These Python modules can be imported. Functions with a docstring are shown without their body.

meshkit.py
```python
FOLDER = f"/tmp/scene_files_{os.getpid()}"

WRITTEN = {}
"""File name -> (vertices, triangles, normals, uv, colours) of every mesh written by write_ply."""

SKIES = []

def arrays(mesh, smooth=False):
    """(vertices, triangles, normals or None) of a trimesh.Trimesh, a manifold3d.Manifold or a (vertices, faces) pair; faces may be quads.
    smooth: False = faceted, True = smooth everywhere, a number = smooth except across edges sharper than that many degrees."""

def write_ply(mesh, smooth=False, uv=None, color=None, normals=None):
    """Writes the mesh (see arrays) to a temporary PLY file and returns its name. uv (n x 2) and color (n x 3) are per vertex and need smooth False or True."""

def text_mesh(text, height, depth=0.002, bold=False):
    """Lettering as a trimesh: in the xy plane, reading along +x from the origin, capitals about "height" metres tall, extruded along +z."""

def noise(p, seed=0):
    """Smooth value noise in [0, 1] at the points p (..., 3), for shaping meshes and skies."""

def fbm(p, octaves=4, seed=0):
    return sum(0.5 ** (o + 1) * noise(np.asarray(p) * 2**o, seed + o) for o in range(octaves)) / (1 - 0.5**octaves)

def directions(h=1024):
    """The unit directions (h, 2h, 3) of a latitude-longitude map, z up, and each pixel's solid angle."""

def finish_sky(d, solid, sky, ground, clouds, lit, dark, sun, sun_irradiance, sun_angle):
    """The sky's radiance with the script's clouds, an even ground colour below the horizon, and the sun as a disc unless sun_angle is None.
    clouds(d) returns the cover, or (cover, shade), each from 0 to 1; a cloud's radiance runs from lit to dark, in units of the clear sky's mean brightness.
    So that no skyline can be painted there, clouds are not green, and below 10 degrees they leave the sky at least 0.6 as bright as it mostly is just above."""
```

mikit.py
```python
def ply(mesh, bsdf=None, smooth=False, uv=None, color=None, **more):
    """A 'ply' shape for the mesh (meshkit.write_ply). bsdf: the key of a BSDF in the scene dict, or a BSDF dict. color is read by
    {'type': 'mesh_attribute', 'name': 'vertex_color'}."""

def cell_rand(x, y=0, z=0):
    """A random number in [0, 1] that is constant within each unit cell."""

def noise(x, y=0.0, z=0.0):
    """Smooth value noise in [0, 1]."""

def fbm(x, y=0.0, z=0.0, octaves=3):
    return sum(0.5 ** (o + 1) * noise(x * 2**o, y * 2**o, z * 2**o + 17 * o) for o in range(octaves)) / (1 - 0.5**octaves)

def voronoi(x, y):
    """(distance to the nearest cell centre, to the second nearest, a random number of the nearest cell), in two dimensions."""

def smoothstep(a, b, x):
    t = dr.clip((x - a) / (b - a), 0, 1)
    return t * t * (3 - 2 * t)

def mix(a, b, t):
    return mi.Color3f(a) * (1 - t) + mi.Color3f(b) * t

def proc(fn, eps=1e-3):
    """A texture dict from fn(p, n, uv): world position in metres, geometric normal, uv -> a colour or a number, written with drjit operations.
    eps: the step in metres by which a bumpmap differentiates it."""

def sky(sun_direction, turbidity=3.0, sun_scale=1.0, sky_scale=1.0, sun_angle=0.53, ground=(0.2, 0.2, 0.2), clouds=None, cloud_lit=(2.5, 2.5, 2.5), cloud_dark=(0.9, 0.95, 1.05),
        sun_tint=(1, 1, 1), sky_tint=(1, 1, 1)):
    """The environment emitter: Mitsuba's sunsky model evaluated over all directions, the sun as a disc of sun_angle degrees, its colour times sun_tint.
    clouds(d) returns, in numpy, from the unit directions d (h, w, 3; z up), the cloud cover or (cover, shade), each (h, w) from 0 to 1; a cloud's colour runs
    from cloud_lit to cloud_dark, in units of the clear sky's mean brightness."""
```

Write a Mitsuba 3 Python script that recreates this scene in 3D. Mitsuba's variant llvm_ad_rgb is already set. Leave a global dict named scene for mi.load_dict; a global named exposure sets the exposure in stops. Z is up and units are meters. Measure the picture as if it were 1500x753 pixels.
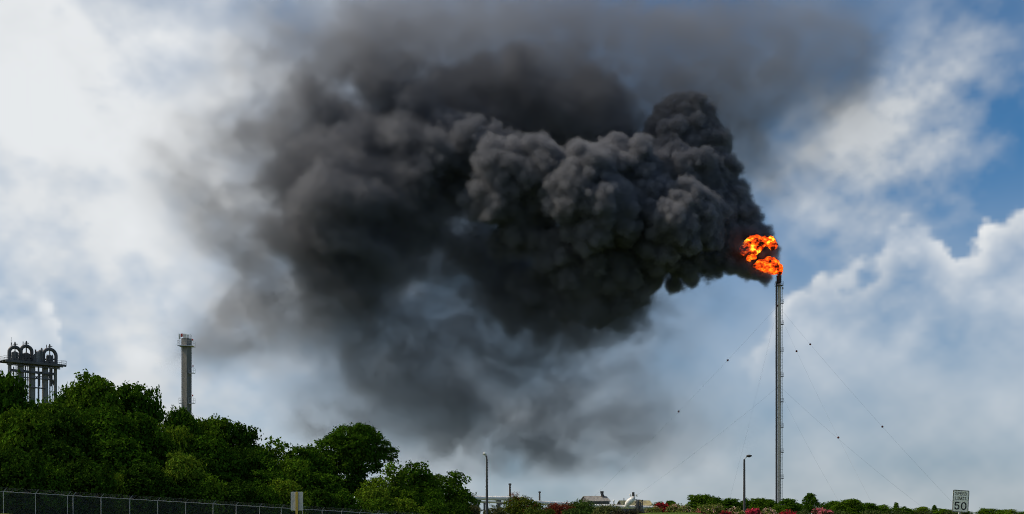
import math, random
import numpy as np, trimesh, mitsuba as mi, drjit as dr
import mikit, meshkit
from mikit import noise, fbm, smoothstep, mix

random.seed(7); RNG = np.random.default_rng(7)
T = mi.ScalarTransform4f
scene, labels = {}, {}

# ------------------------------------------------------------------ camera, sky, exposure
F, HOR, EYE = 1608.0, 757.0, 1.6          # focal length and horizon row in the photograph's pixels, eye height
exposure = 1.2
scene['camera'] = {'type': 'perspective', 'fov': 2 * math.degrees(math.atan(750 / F)), 'fov_axis': 'x', 'near_clip': 0.1, 'far_clip': 30000.0,
                   'principal_point_offset_y': -(HOR - 376.5) / 753,
                   'to_world': T().look_at(origin=[0, 0, EYE], target=[0, 100, EYE], up=[0, 0, 1])}
SUN = (-0.60, 0.08, 0.76)


def sstep(a, b, x):
    t = np.clip((x - a) / (b - a), 0, 1)
    return t * t * (3 - 2 * t)


def cloud_cover(d):
    """Summer sky: milky veil that thickens towards the sun's side, broken cumulus low in the east and west, a torn streak of cloud."""
    a = np.degrees(np.arctan2(d[..., 0], d[..., 1])); e = np.degrees(np.arcsin(np.clip(d[..., 2], -1, 1)))
    n1 = meshkit.fbm(d * 7, 5, 3); n2 = meshkit.fbm(d * 22, 5, 11); n3 = meshkit.fbm(d * 3, 3, 5)
    n4 = meshkit.fbm(d * 60, 4, 23)
    tx = (n1 - .5) * 2; ty = (n2 - .5) * 2; tz = (n4 - .5) * 2
    t5 = (meshkit.fbm(d * 150, 3, 41) - .5) * 2
    left = sstep(4, -20, a) * sstep(-175, -140, a)
    high = sstep(6, 20, e)
    veil = .14 + left * (.72 + .10 * high) + tx * (.25 + .22 * left) + ty * (.15 + .25 * left) + tz * .2 * left
    low = sstep(19, 5, e)
    veil = np.maximum(veil, (.58 + .24 * sstep(9, 0, e)) * low + .16 * tx * low + .16 * ty * low)
    # torn streak
    ca, sa = math.cos(math.radians(27)), math.sin(math.radians(27))
    u = (a - 18.2) * ca + (e - 18.9) * sa; v = -(a - 18.2) * sa + (e - 18.9) * ca
    g = np.exp(-(u / 6.0) ** 2 - (v / np.where(v > 0, 2.4, 4.8)) ** 2)
    streak = np.clip(g * 1.3 + (.75 * tx + .6 * ty + .45 * tz + .15 * t5) * np.sqrt(g) - .2, 0, .92)
    # cumulus banks: towers above a ragged top line
    top = -3 + 14.6 * sstep(6, 16, a) + 2.6 * np.exp(-((a - 19.9) / 1.3) ** 2) + 3.2 * sstep(21.8, 25, a) + 14.6 * sstep(-19.8, -23, a) + 9 * (n3 - .5) * sstep(30, 50, np.abs(a))
    h = top + 2.8 * tx + 2.8 * ty + 1.6 * tz + .3 * t5 - e
    bank = sstep(-.3, .55 + 2.0 * sstep(.45, .7, meshkit.fbm(d * 12, 3, 31)), h) * (.80 - .60 * sstep(.3, 2.7, h) + .4 * ty + .3 * tz) * sstep(0, 5, top) * sstep(5.5, 10.5, e)
    cover = 1 - (1 - np.clip(veil, 0, .96)) * (1 - streak) * (1 - bank)
    shade = np.clip(.60 - .58 * left * (.4 + .6 * high) - .42 * bank - .30 * streak - .25 * ty + .2 * sstep(10, 1, e) - .12 * low, 0, 1)
    return cover, shade


scene['sky'] = mikit.sky(SUN, turbidity=3, clouds=cloud_cover, cloud_lit=(4.4, 4.5, 4.55), cloud_dark=(1.5, 1.75, 1.95), sky_tint=(.46, .92, 1.17), ground=(.1, .12, .07))


# ------------------------------------------------------------------ helpers
def at(px, py, Y):
    """The point at distance Y that the photograph shows at this pixel."""
    return np.array([(px - 750) / F * Y, Y, EYE + (HOR - py) / F * Y])


def cat(ms):
    return trimesh.util.concatenate([m for m in ms if m is not None])


def box(cx, cy, cz, sx, sy, sz, rz=0):
    m = trimesh.creation.box((sx, sy, sz))
    if rz: m.apply_transform(trimesh.transformations.rotation_matrix(rz, [0, 0, 1]))
    m.apply_translation((cx, cy, cz)); return m


def tube(pts, rad, n=8, closed=True):
    """A tube through the points; rad is a number or one radius per point."""
    p = np.asarray(pts, float); r = np.broadcast_to(np.asarray(rad, float), (len(p),))
    t = np.gradient(p, axis=0); t /= np.linalg.norm(t, axis=1, keepdims=True) + 1e-12
    ref = np.array([0, 0, 1.0]) if abs(t[0, 2]) < .9 else np.array([1.0, 0, 0])
    rings = []
    for k in range(len(p)):
        u = np.cross(ref, t[k]); u /= np.linalg.norm(u); w = np.cross(t[k], u); ref = np.cross(t[k], u) if abs(t[k] @ ref) > .95 else ref
        an = np.arange(n) / n * 2 * np.pi
        rings.append(p[k] + r[k] * (np.cos(an)[:, None] * u + np.sin(an)[:, None] * w))
    v = np.vstack(rings); f = []
    for k in range(len(p) - 1):
        for j in range(n):
            a, b = k * n + j, k * n + (j + 1) % n
            f += [[a, b, b + n], [a, b + n, a + n]]
    if closed:
        v = np.vstack([v, p[0], p[-1]]); c = len(v) - 2
        for j in range(n):
            f += [[c, (j + 1) % n, j], [c + 1, (len(p) - 1) * n + j, (len(p) - 1) * n + (j + 1) % n]]
    return trimesh.Trimesh(v, np.array(f), process=False)


def rod(a, b, r, n=8):
    return tube([a, b], r, n)


def ball(c, r, s=2):
    m = trimesh.creation.icosphere(subdivisions=s, radius=r); m.apply_translation(c); return m


def number(key):
    """key, or key_001, key_002 ... when it is taken (by an entry or as the start of one)."""
    k, i = key, 0
    while k in used:
        i += 1; k = f'{key}_{i:03d}'
    used.add(k); return k


used = set(scene)


def thing(name, label, category, group=None):
    k = number(name); labels[k] = {'label': label, 'category': category}
    if group: labels[k]['group'] = group
    return k


def obj(name, mesh, bsdf, parent=None, smooth=30, label=None, **more):
    k = number(f'{parent}__{name}' if parent else name)
    scene[k] = mikit.ply(mesh, bsdf, smooth=smooth, **more)
    if label: labels[k] = {'label': label}
    return k


def one(name, mesh, bsdf, label, category, group=None, smooth=30, **more):
    k = thing(name, label, category, group); scene[k] = mikit.ply(mesh, bsdf, smooth=smooth, **more); return k


def rgb(*c): return {'type': 'rgb', 'value': list(map(float, c))}


def mottled(c1, c2, scale, rough=.7, metal=0., streak=1.0):
    """A principled material whose colour wanders between two tones; streak > 1 draws the mottling out vertically."""
    fn = lambda p, n, uv, c1=c1, c2=c2, s=scale, k=streak: mix(c1, c2, smoothstep(.3, .7, fbm(p.x / s, p.y / s, p.z / (s * k), octaves=4)))
    return {'type': 'twosided', 'bsdf': {'type': 'principled', 'base_color': mikit.proc(fn), 'roughness': rough, 'metallic': metal}}


scene['galvanised'] = mottled((.38, .39, .40), (.26, .27, .28), .5, .5, .2)
scene['stack_pipe'] = mottled((.50, .48, .42), (.40, .37, .31), 3.0, .6, 0., 6)
scene['dark_pipe'] = mottled((.055, .05, .05), (.09, .075, .065), 2.0, .55, 0., 6)
scene['burnt_steel'] = mottled((.03, .028, .027), (.075, .05, .035), 1.0, .7, .2, 2)
scene['plant_steel'] = mottled((.11, .11, .115), (.065, .065, .07), 2.0, .55, .2, 4)
scene['plant_column'] = mottled((.21, .205, .20), (.15, .15, .15), 3.0, .6, .1, 5)
scene['concrete'] = mottled((.20, .20, .195), (.155, .155, .15), 4.0, .85, 0., 5)
scene['white_paint'] = mottled((.78, .78, .77), (.64, .63, .60), 1.5, .45, 0., 1)
scene['tan_paint'] = mottled((.62, .56, .38), (.5, .44, .30), 1.5, .6)
scene['red_paint'] = mottled((.5, .05, .03), (.4, .04, .03), .5, .5)
scene['dark_post'] = mottled((.045, .047, .05), (.06, .06, .062), 3.0, .6, 0., 3)
scene['lamp_lens'] = mottled((.75, .75, .72), (.6, .6, .58), .2, .25)
scene['black_metal'] = mottled((.02, .02, .021), (.035, .033, .03), .6, .5)
scene['grey_wall'] = mottled((.07, .072, .08), (.11, .11, .115), 1.2, .8, 0., 3)
scene['grey_roof'] = mottled((.24, .24, .235), (.32, .31, .29), 1.5, .7)
scene['tan_roof'] = mottled((.55, .47, .22), (.46, .38, .2), 1.5, .7)
scene['bark'] = mottled((.07, .055, .04), (.13, .11, .085), .3, .9, 0., 5)
scene['yellow_wood'] = mottled((.55, .38, .05), (.42, .29, .05), .12, .7, 0., 6)
scene['sign_back'] = mottled((.46, .47, .46), (.36, .37, .37), .35, .45, .3, 2)
scene['sign_white'] = mottled((.84, .85, .76), (.78, .79, .70), .6, .5)
scene['sign_black'] = mottled((.016, .016, .018), (.03, .03, .03), .1, .5)
scene['marker_red'] = mottled((.12, .018, .012), (.07, .012, .01), .3, .5)
scene['leaf'] = {'type': 'principledthin', 'base_color': {'type': 'mesh_attribute', 'name': 'vertex_color'}, 'roughness': .5, 'spec_trans': 0., 'diff_trans': .30, 'eta': 1.35}
scene['petal'] = {'type': 'principledthin', 'base_color': {'type': 'mesh_attribute', 'name': 'vertex_color'}, 'roughness': .7, 'spec_trans': 0., 'diff_trans': .7, 'eta': 1.3}


def grass_colour(p, n, uv):
    big = fbm(p.x / 30, p.y / 30, octaves=4); fine = fbm(p.x * 2.3, p.y * 2.3, octaves=3)
    return mix(mix((.045, .075, .018), (.11, .12, .035), smoothstep(.35, .65, big)), (.09, .14, .03), fine * .5)


scene['grass_material'] = {'type': 'twosided', 'bsdf': {'type': 'diffuse', 'reflectance': mikit.proc(grass_colour)}}


# ------------------------------------------------------------------ ground
FA, FB = at(0, 757, 100)[:2], at(530, 757, 132)[:2]           # the fence line runs from FA to FB and on
FD = (FB - FA) / np.linalg.norm(FB - FA); FN = np.array([-FD[1], FD[0]])


def ground_z(x, y):
    """Level land with a bank on the left that the fence climbs and a low grassy rise at the right."""
    x, y = np.asarray(x, float), np.asarray(y, float)
    t = ((x - FA[0]) * FD[0] + (y - FA[1]) * FD[1]) / np.linalg.norm(FB - FA)
    s = (x - FA[0]) * FN[0] + (y - FA[1]) * FN[1]
    bank = np.clip(1.85 - 1.85 * t, 0, 3.2) * sstep(-26, -2, s) * sstep(260, 120, y)
    bank = bank + .22 * sstep(-3.2, -1.2, s) * sstep(.6, -1.2, s) * sstep(.05, .1, t) * sstep(.26, .2, t)
    rise = 2.02 * np.exp(-((x - 15.5) / 5.0) ** 6 - ((y - 108) / 9.0) ** 4)
    return bank + rise


def axis(lo, hi, fine_lo, fine_hi, step, far):
    a = list(np.arange(fine_lo, fine_hi + step, step)); d = step
    while a[0] > lo: d *= 1.35; a.insert(0, a[0] - d)
    d = step
    while a[-1] < hi: d *= 1.35; a.append(a[-1] + d)
    return np.array(a)


gx, gy = axis(-6000, 6000, -90, 90, 1.5, 0), axis(-300, 9000, -10, 260, 1.5, 0)
X, Y_ = np.meshgrid(gx, gy, indexing='ij')
idx = np.arange(X.size).reshape(X.shape)
gf = np.stack([idx[:-1, :-1], idx[1:, :-1], idx[1:, 1:], idx[:-1, 1:]], -1).reshape(-1, 4)
obj('ground', (np.stack([X, Y_, ground_z(X, Y_)], -1).reshape(-1, 3), gf), 'grass_material', smooth=True)
labels['ground'] = {'label': 'grassy ground rising to a bank under the wire fence', 'kind': 'structure'}
# ------------------------------------------------------------------ smoke
D = 460.0; S = D / F                        # the flare stands 460 m away; S is the size of one photograph pixel there
LO = np.array([at(170, 0, D)[0], D - 62, at(0, 712, D)[2]]); VOX = 0.78
NV = np.ceil((np.array([at(1345, 0, D)[0], D + 62, at(0, -70, D)[2]]) - LO) / VOX).astype(int)


def grid_axes():
    return [LO[k] + (np.arange(NV[k]) + .5) * VOX for k in range(3)]


def smoke_density():
    rng = np.random.default_rng(21)
    ax = grid_axes()
    sd = np.full((NV[2], NV[1], NV[0]), 60.0, np.float32)

    def put(c, r, m):
        """The signed distance of one puff, written into the cells round it (min with what is there)."""
        i0 = np.maximum(np.floor((c - r - m - LO) / VOX).astype(int), 0); i1 = np.minimum(np.ceil((c + r + m - LO) / VOX).astype(int) + 1, NV)
        if (i1 <= i0).any(): return
        dx = (ax[0][i0[0]:i1[0]] - c[0])[None, None, :] ** 2; dy = (ax[1][i0[1]:i1[1]] - c[1])[None, :, None] ** 2; dz = (ax[2][i0[2]:i1[2]] - c[2])[:, None, None] ** 2
        s = sd[i0[2]:i1[2], i0[1]:i1[1], i0[0]:i1[0]]
        np.minimum(s, (np.sqrt(dx + dy + dz) - r).astype(np.float32), out=s)

    # the rolling column: (pixel x, pixel y, radius in pixels, metres in front (-) or behind (+))
    core = [(1116, 340, 22, 6), (1128, 352, 12, 5), (1134, 364, 12, 3), (1138, 378, 8, 3), (1130, 375, 9, -5), (1118, 408, 14, -3), (1105, 404, 12, -3), (1084, 372, 12, -8), (1098, 345, 26, 5), (1085, 378, 22, 1), (1070, 392, 17, -2), (1104, 399, 12, 1), (1117, 405, 11, 0), (1112, 376, 9, -5), (1120, 372, 7, -6), (1086, 395, 14, -4), (1050, 398, 14, 0), (1062, 380, 22, 0), (1040, 402, 12, 2), (1015, 405, 16, 4), (990, 412, 18, 6),
            (1114, 366, 22, 9), (1124, 384, 15, 8), (1096, 388, 18, 6), (1094, 318, 30, 6), (1062, 345, 32, 2), (1062, 308, 38, 6), (1072, 282, 38, 10), (1018, 152, 38, 16), (1046, 205, 38, 12), (1006, 192, 50, 14), (988, 150, 30, 18), (1054, 248, 40, 10), (1015, 258, 50, 4), (972, 178, 30, 18), (980, 225, 42, 10), (1040, 165, 30, 18),
            (1012, 330, 46, -10), (980, 345, 46, -16), (1000, 310, 36, -14), (960, 262, 44, 0), (938, 300, 46, -6), (1000, 380, 34, 0), (1038, 385, 24, 0), (962, 372, 36, -8),
            (905, 262, 54, -6), (880, 320, 56, -18), (858, 275, 46, -20), (836, 312, 46, -20), (862, 350, 40, -18), (905, 385, 46, 0), (850, 395, 50, 0), (945, 400, 36, 4), (925, 420, 36, 8), (815, 370, 42, -4),
            (790, 265, 56, -8), (742, 262, 50, -10), (725, 300, 46, -8), (770, 330, 52, 0), (760, 240, 44, 2), (690, 215, 44, 2), (640, 232, 40, -2), (618, 270, 32, -2), (612, 300, 22, -2), (660, 190, 36, 8), (672, 262, 34, 8), (720, 210, 40, 6), (735, 350, 30, 6), (938, 345, 52, 10), (830, 420, 44, 12), (790, 410, 40, 12), (885, 440, 34, 14)]
    for px, py, r, dy in core:
        c = at(px, py, D); c[1] += dy; R = r * S * .90; put(c, R, 7)
        sc = np.clip(r / 55, .55, 1)
        for _ in range(int(34 * sc)):
            v = rng.normal(size=3); v /= np.linalg.norm(v); v[1] -= .35; v /= np.linalg.norm(v)
            r1 = R * rng.uniform(.24, .44); c1 = c + v * (R - r1 * rng.uniform(.15, .5)); put(c1, r1, 5)
            for _ in range(12):
                w = v * .5 + rng.normal(size=3) * .8; w /= np.linalg.norm(w)
                r2 = r1 * rng.uniform(.22, .42); put(c1 + w * (r1 - r2 * rng.uniform(0, .4)), r2, 4)
    hard = np.where(sd < 59, sd, 60)
    # slow rolling masses downwind, soft at their edges
    sd = np.full_like(sd, 60.0)
    soft = [(500, 335, 108, 8), (462, 268, 84, 12), (450, 205, 74, 18), (545, 240, 104, 20), (540, 112, 64, 18), (585, 150, 80, 26), (510, 380, 70, 4), (560, 320, 86, 16), (425, 345, 46, 6), (600, 290, 76, 22), (405, 285, 36, 12), (470, 145, 66, 22), (500, 180, 80, 20), (620, 215, 80, 28),
            (660, 140, 84, 36), (730, 130, 88, 40), (800, 130, 88, 40), (860, 140, 84, 38), (915, 165, 70, 34), (935, 215, 60, 30), (890, 95, 60, 42), (660, 240, 86, 30), (760, 85, 64, 42), (690, 90, 56, 42), (620, 110, 50, 34),
            (860, 405, 64, 20), (800, 425, 66, 24), (905, 440, 50, 20), (740, 420, 50, 32), (850, 450, 52, 24), (930, 420, 52, 14), (770, 370, 66, 34), (690, 310, 60, 40), (975, 395, 36, 8), (700, 350, 54, 38)]
    for px, py, r, dy in soft:
        c = at(px, py, D); c[1] += dy; R = r * S; put(c, R, 16)
        for _ in range(14):
            v = rng.normal(size=3); v /= np.linalg.norm(v); r1 = R * rng.uniform(.3, .5); put(c + v * (R - r1 * .4), r1, 12)
    roll = sd
    zz, yy, xx = np.meshgrid(ax[2], ax[1], ax[0], indexing='ij')
    x, y, z = (mi.Float(q.ravel().astype(np.float32)) for q in (xx, yy, zz)); shape = zz.shape; del xx, yy, zz
    hard, roll = mi.Float(hard.ravel()), mi.Float(roll.ravel())
    px = x / S + 750                       # distance downwind, counted in the same unit as the lists above
    old = smoothstep(1060, 560, px)        # 0 at the flame, 1 far downwind
    n_small = fbm(x / 3.2, y / 3.2, z / 3.2, octaves=3) - .5
    n_mid = fbm(x / 11 + 5, y / 11, z / 11, octaves=4) - .5
    n_big = fbm(x / 34 + 9, y / 34, z / 34, octaves=5) - .5
    h = hard + n_small * (1.8 + 1.5 * old) + n_mid * (2.2 + 5 * old)
    den = dr.clip(-h / (1.2 + 2.6 * old), 0, 1) * (.85 - .45 * old)
    s = roll + n_mid * 22 + n_big * 22 + n_small * 8
    den = dr.maximum(den, dr.clip(-s / 9, 0, 1) ** 1.2 * .17)
    # thin drifting smoke: (pixel x, y, half widths, peak density, metres behind, half depth)
    thin = [(480, 587, 60, 22, .045, 18, 16), (640, 620, 60, 40, .018, 24, 26), (780, 490, 120, 44, .034, 30, 28), (900, 490, 70, 30, .03, 26, 24), (905, 455, 90, 40, .075, 22, 26), (520, 480, 90, 60, .04, 18, 26),
            (850, 590, 130, 100, .022, 30, 34), (780, 650, 160, 60, .020, 30, 30), (700, 600, 130, 70, .016, 30, 30), (420, 440, 90, 80, .034, 16, 28), (355, 300, 64, 80, .045, 10, 26), (300, 200, 70, 50, .02, 14, 26), (330, 390, 50, 70, .034, 12, 22), (250, 250, 50, 34, .026, 14, 20), (230, 200, 30, 30, .016, 14, 18),
            (400, 130, 80, 80, .036, 24, 30), (330, 480, 40, 50, .026, 12, 20), (350, 110, 60, 70, .02, 20, 26)]
    veil = [(500, 50, 150, 110, .020, 36, 34), (560, 10, 160, 90, .030, 36, 34), (760, 10, 190, 110, .046, 38, 34), (960, 40, 190, 120, .038, 38, 34), (1120, 60, 160, 120, .032, 40, 32), (1215, 20, 130, 120, .015, 40, 30), (1240, 80, 80, 60, .010, 40, 24), (1100, 170, 100, 70, .020, 40, 26), (650, 410, 100, 100, .044, 34, 28), (655, 350, 60, 55, .055, 34, 24), (640, 460, 130, 110, .013, 34, 30), (590, 520, 110, 80, .024, 26, 28), (700, 520, 100, 60, .015, 30, 28), (540, 450, 80, 60, .03, 20, 26), (560, 560, 130, 60, .008, 26, 30), (760, 600, 190, 100, .008, 30, 34)]
    wx, wy, wz = x + 60 * n_big, y + 40 * n_mid, z + 50 * (fbm(x / 40, y / 40 + 7, z / 40, octaves=4) - .5)
    wisp = fbm(wx / 26, wy / 26 + 3, wz / 26, octaves=4) * .62 + fbm(wx / 9 + 4, wy / 9, wz / 9, octaves=4) * .38 + n_small * .10
    for puffs, contrast in ((thin, smoothstep(.36, .62, wisp) * 1.5), (veil, .36 + .95 * smoothstep(.36, .62, wisp))):
        light = mi.Float(0)
        for qx, qy, rx, ry, q, dy, ry2 in puffs:
            c = at(qx, qy, D); g = ((wx - c[0]) / (rx * S)) ** 2 + ((wy - c[1] - dy) / ry2) ** 2 + ((wz - c[2]) / (ry * S)) ** 2
            light += q * dr.maximum(dr.exp(-g * 1.1) - .004, 0)
        den = dr.maximum(den, light * contrast) if puffs is thin else den + light * contrast
    # the fire burns at the near side of its smoke: clear air round the flames
    for c, r in FIRE_CLEAR:
        g = dr.sqrt((x - c[0]) ** 2 + (dr.minimum(y - c[1], 0) * .45 + dr.maximum(y - c[1], 0) * 3) ** 2 + (z - c[2]) ** 2)
        den *= smoothstep(r * .78, r * 1.02, g + n_small * 3 + n_mid * 2.5)
    edge = dr.minimum(dr.minimum(x - LO[0], LO[0] + NV[0] * VOX - x), dr.minimum(z - LO[2], LO[2] + NV[2] * VOX - z))
    edge = dr.minimum(edge, dr.minimum(y - LO[1], LO[1] + NV[1] * VOX - y))
    den *= smoothstep(0, 9, edge)
    den = dr.select(den < .0006, 0, den)
    return np.array(den).reshape(shape).astype(np.float32)


def hull_of(den, step=10):
    """A closed surface round every cell that holds smoke."""
    pad = [(0, (-k) % step) for k in den.shape]
    c = np.pad(den, pad); c = c.reshape(c.shape[0] // step, step, c.shape[1] // step, step, c.shape[2] // step, step).max((1, 3, 5)) > 0
    c = np.pad(c, 1); out = []
    for axis_ in range(3):
        for sgn in (1, -1):
            nb = np.roll(c, -sgn, axis_); face = np.argwhere(c & ~nb) - 1
            u, w = [k for k in range(3) if k != axis_]
            q = np.zeros((len(face), 4, 3)); q[:] = face[:, None, :]
            if sgn > 0: q[..., axis_] += 1
            q[:, (1, 2), u] += 1; q[:, (2, 3), w] += 1
            if (sgn > 0) == (axis_ == 1): q = q[:, ::-1]
            out.append(q)
    q = np.concatenate(out)[..., ::-1] * step * VOX + LO
    m = trimesh.Trimesh(q.reshape(-1, 3), np.concatenate([np.arange(len(q) * 4).reshape(-1, 4)[:, [0, 1, 2]], np.arange(len(q) * 4).reshape(-1, 4)[:, [0, 2, 3]]]), process=False)
    m.merge_vertices()
    if m.volume < 0: m.invert()
    return m


def pf(px, py, dy): q = at(px, py, D); q[1] += dy; return q


# the bodies of flame: (balls, hot) ; pixel x, y, metres nearer (-), radius in metres
FLAMES = [([(pf(1141, 399, -.3), 1.3), (pf(1140, 394, -.8), 1.7), (pf(1135, 391, -1.5), 2.4), (pf(1126, 390, -3.5), 3.1), (pf(1118, 393, -4), 2.8), (pf(1110, 391, -4), 2.0), (pf(1128, 397, -3), 2.4)], False, 3),
          ([(pf(1098, 362, -6), 3.2), (pf(1091, 367, -6), 2.4), (pf(1103, 358, -5.5), 2.6), (pf(1098, 372, -6.5), 2.2), (pf(1110, 362, -5.5), 2.2), (pf(1086, 372, -6), 1.9), (pf(1104, 368, -6), 2.0), (pf(1114, 357, -5), 1.7)], True, 8),
          ([(pf(1124, 358, -5), 2.0), (pf(1128, 364, -5), 1.9), (pf(1119, 361, -5), 1.5)], True, 15), ([(pf(1093, 384, -6), 1.2), (pf(1099, 381, -6), 1.1)], False, 27), ([(pf(1101, 394, -6), .9)], False, 29)]
FIRE_CLEAR = [(c, r + .3) for b, _, _ in FLAMES for c, r in b]
SMOKE = smoke_density()
scene['smoke_medium'] = {'type': 'heterogeneous', 'albedo': rgb(.33, .352, .405), 'phase': {'type': 'hg', 'g': .25},
                         'sigma_t': {'type': 'gridvolume', 'grid': mi.VolumeGrid(SMOKE[..., None]), 'to_world': T().translate(LO.tolist()).scale((NV * VOX).tolist()), 'filter_type': 'trilinear'}}
one('smoke_plume', hull_of(SMOKE), {'type': 'null'}, 'huge billowing black smoke plume drifting left from the burning flare tip', 'smoke', smooth=False, interior={'type': 'ref', 'id': 'smoke_medium'})

# ------------------------------------------------------------------ the flare stack
def Z(py, Y): return EYE + (HOR - py) / F * Y


FS = at(1139.5, 757, D); fx, fy = FS[0], D
ztip = Z(404, D)
fl = thing('flare_stack', 'very tall thin guyed flare stack with ladder, burning at its tip', 'flare stack')
obj('riser_pipe', cat([rod((fx + .55, fy, 0), (fx + .55, fy, ztip - 3.4), .62, 16)] + [rod((fx + .55, fy, z), (fx + .55, fy, z + .18), .74, 16) for z in np.arange(6, ztip - 5, 12.4)]), 'stack_pipe', fl)
obj('side_pipe', cat([rod((fx - .62, fy - .1, 0), (fx - .62, fy - .1, ztip - 2.6), .40, 12)] + [box(fx - .05, fy, z, .5, .3, .12) for z in np.arange(3, ztip - 4, 6.2)]), 'dark_pipe', fl)
tip = obj('flare_tip', tube([(fx + .45, fy, ztip - 3.4), (fx + .45, fy, ztip - 3.0), (fx + .45, fy, ztip - 2.9), (fx + .45, fy, ztip - .25), (fx + .45, fy, ztip - .2), (fx + .45, fy, ztip)], [.64, .64, .98, .98, 1.12, 1.12], 20), 'burnt_steel', fl)
for a in (.6, 2.7, 4.4): obj('pilot_burner', tube([(fx + .45 + 1.2 * math.cos(a), fy + 1.2 * math.sin(a), ztip - 3.6), (fx + .45 + 1.25 * math.cos(a), fy + 1.25 * math.sin(a), ztip - .4), (fx + .45 + .95 * math.cos(a), fy + .95 * math.sin(a), ztip + .15)], .07, 6), 'burnt_steel', tip)
lx = fx + 1.42
rungs = [box(lx, fy - .55, z, .55, .05, .05) for z in np.arange(2, ztip - 4, .6)]
obj('ladder', cat([box(lx - .28, fy - .55, ztip / 2 - 1, .07, .07, ztip - 5), box(lx + .28, fy - .55, ztip / 2 - 1, .07, .07, ztip - 5)] + rungs), 'galvanised', fl)


def hoop(z, r=.46):
    a = np.linspace(-.2, math.pi + .2, 9)
    return tube([(lx + r * math.cos(t), fy - .6 - 1.3 * r * math.sin(t), z) for t in a], .035, 4)


obj('ladder_cage', cat([hoop(z) for z in np.arange(4, ztip - 5, 1.24)] + [rod((lx + .46 * math.cos(t), fy - .6 - .6 * math.sin(t), 4), (lx + .46 * math.cos(t), fy - .6 - .6 * math.sin(t), ztip - 5), .028, 4) for t in (.3, 1.57, 2.84)]), 'galvanised', fl)


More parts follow.
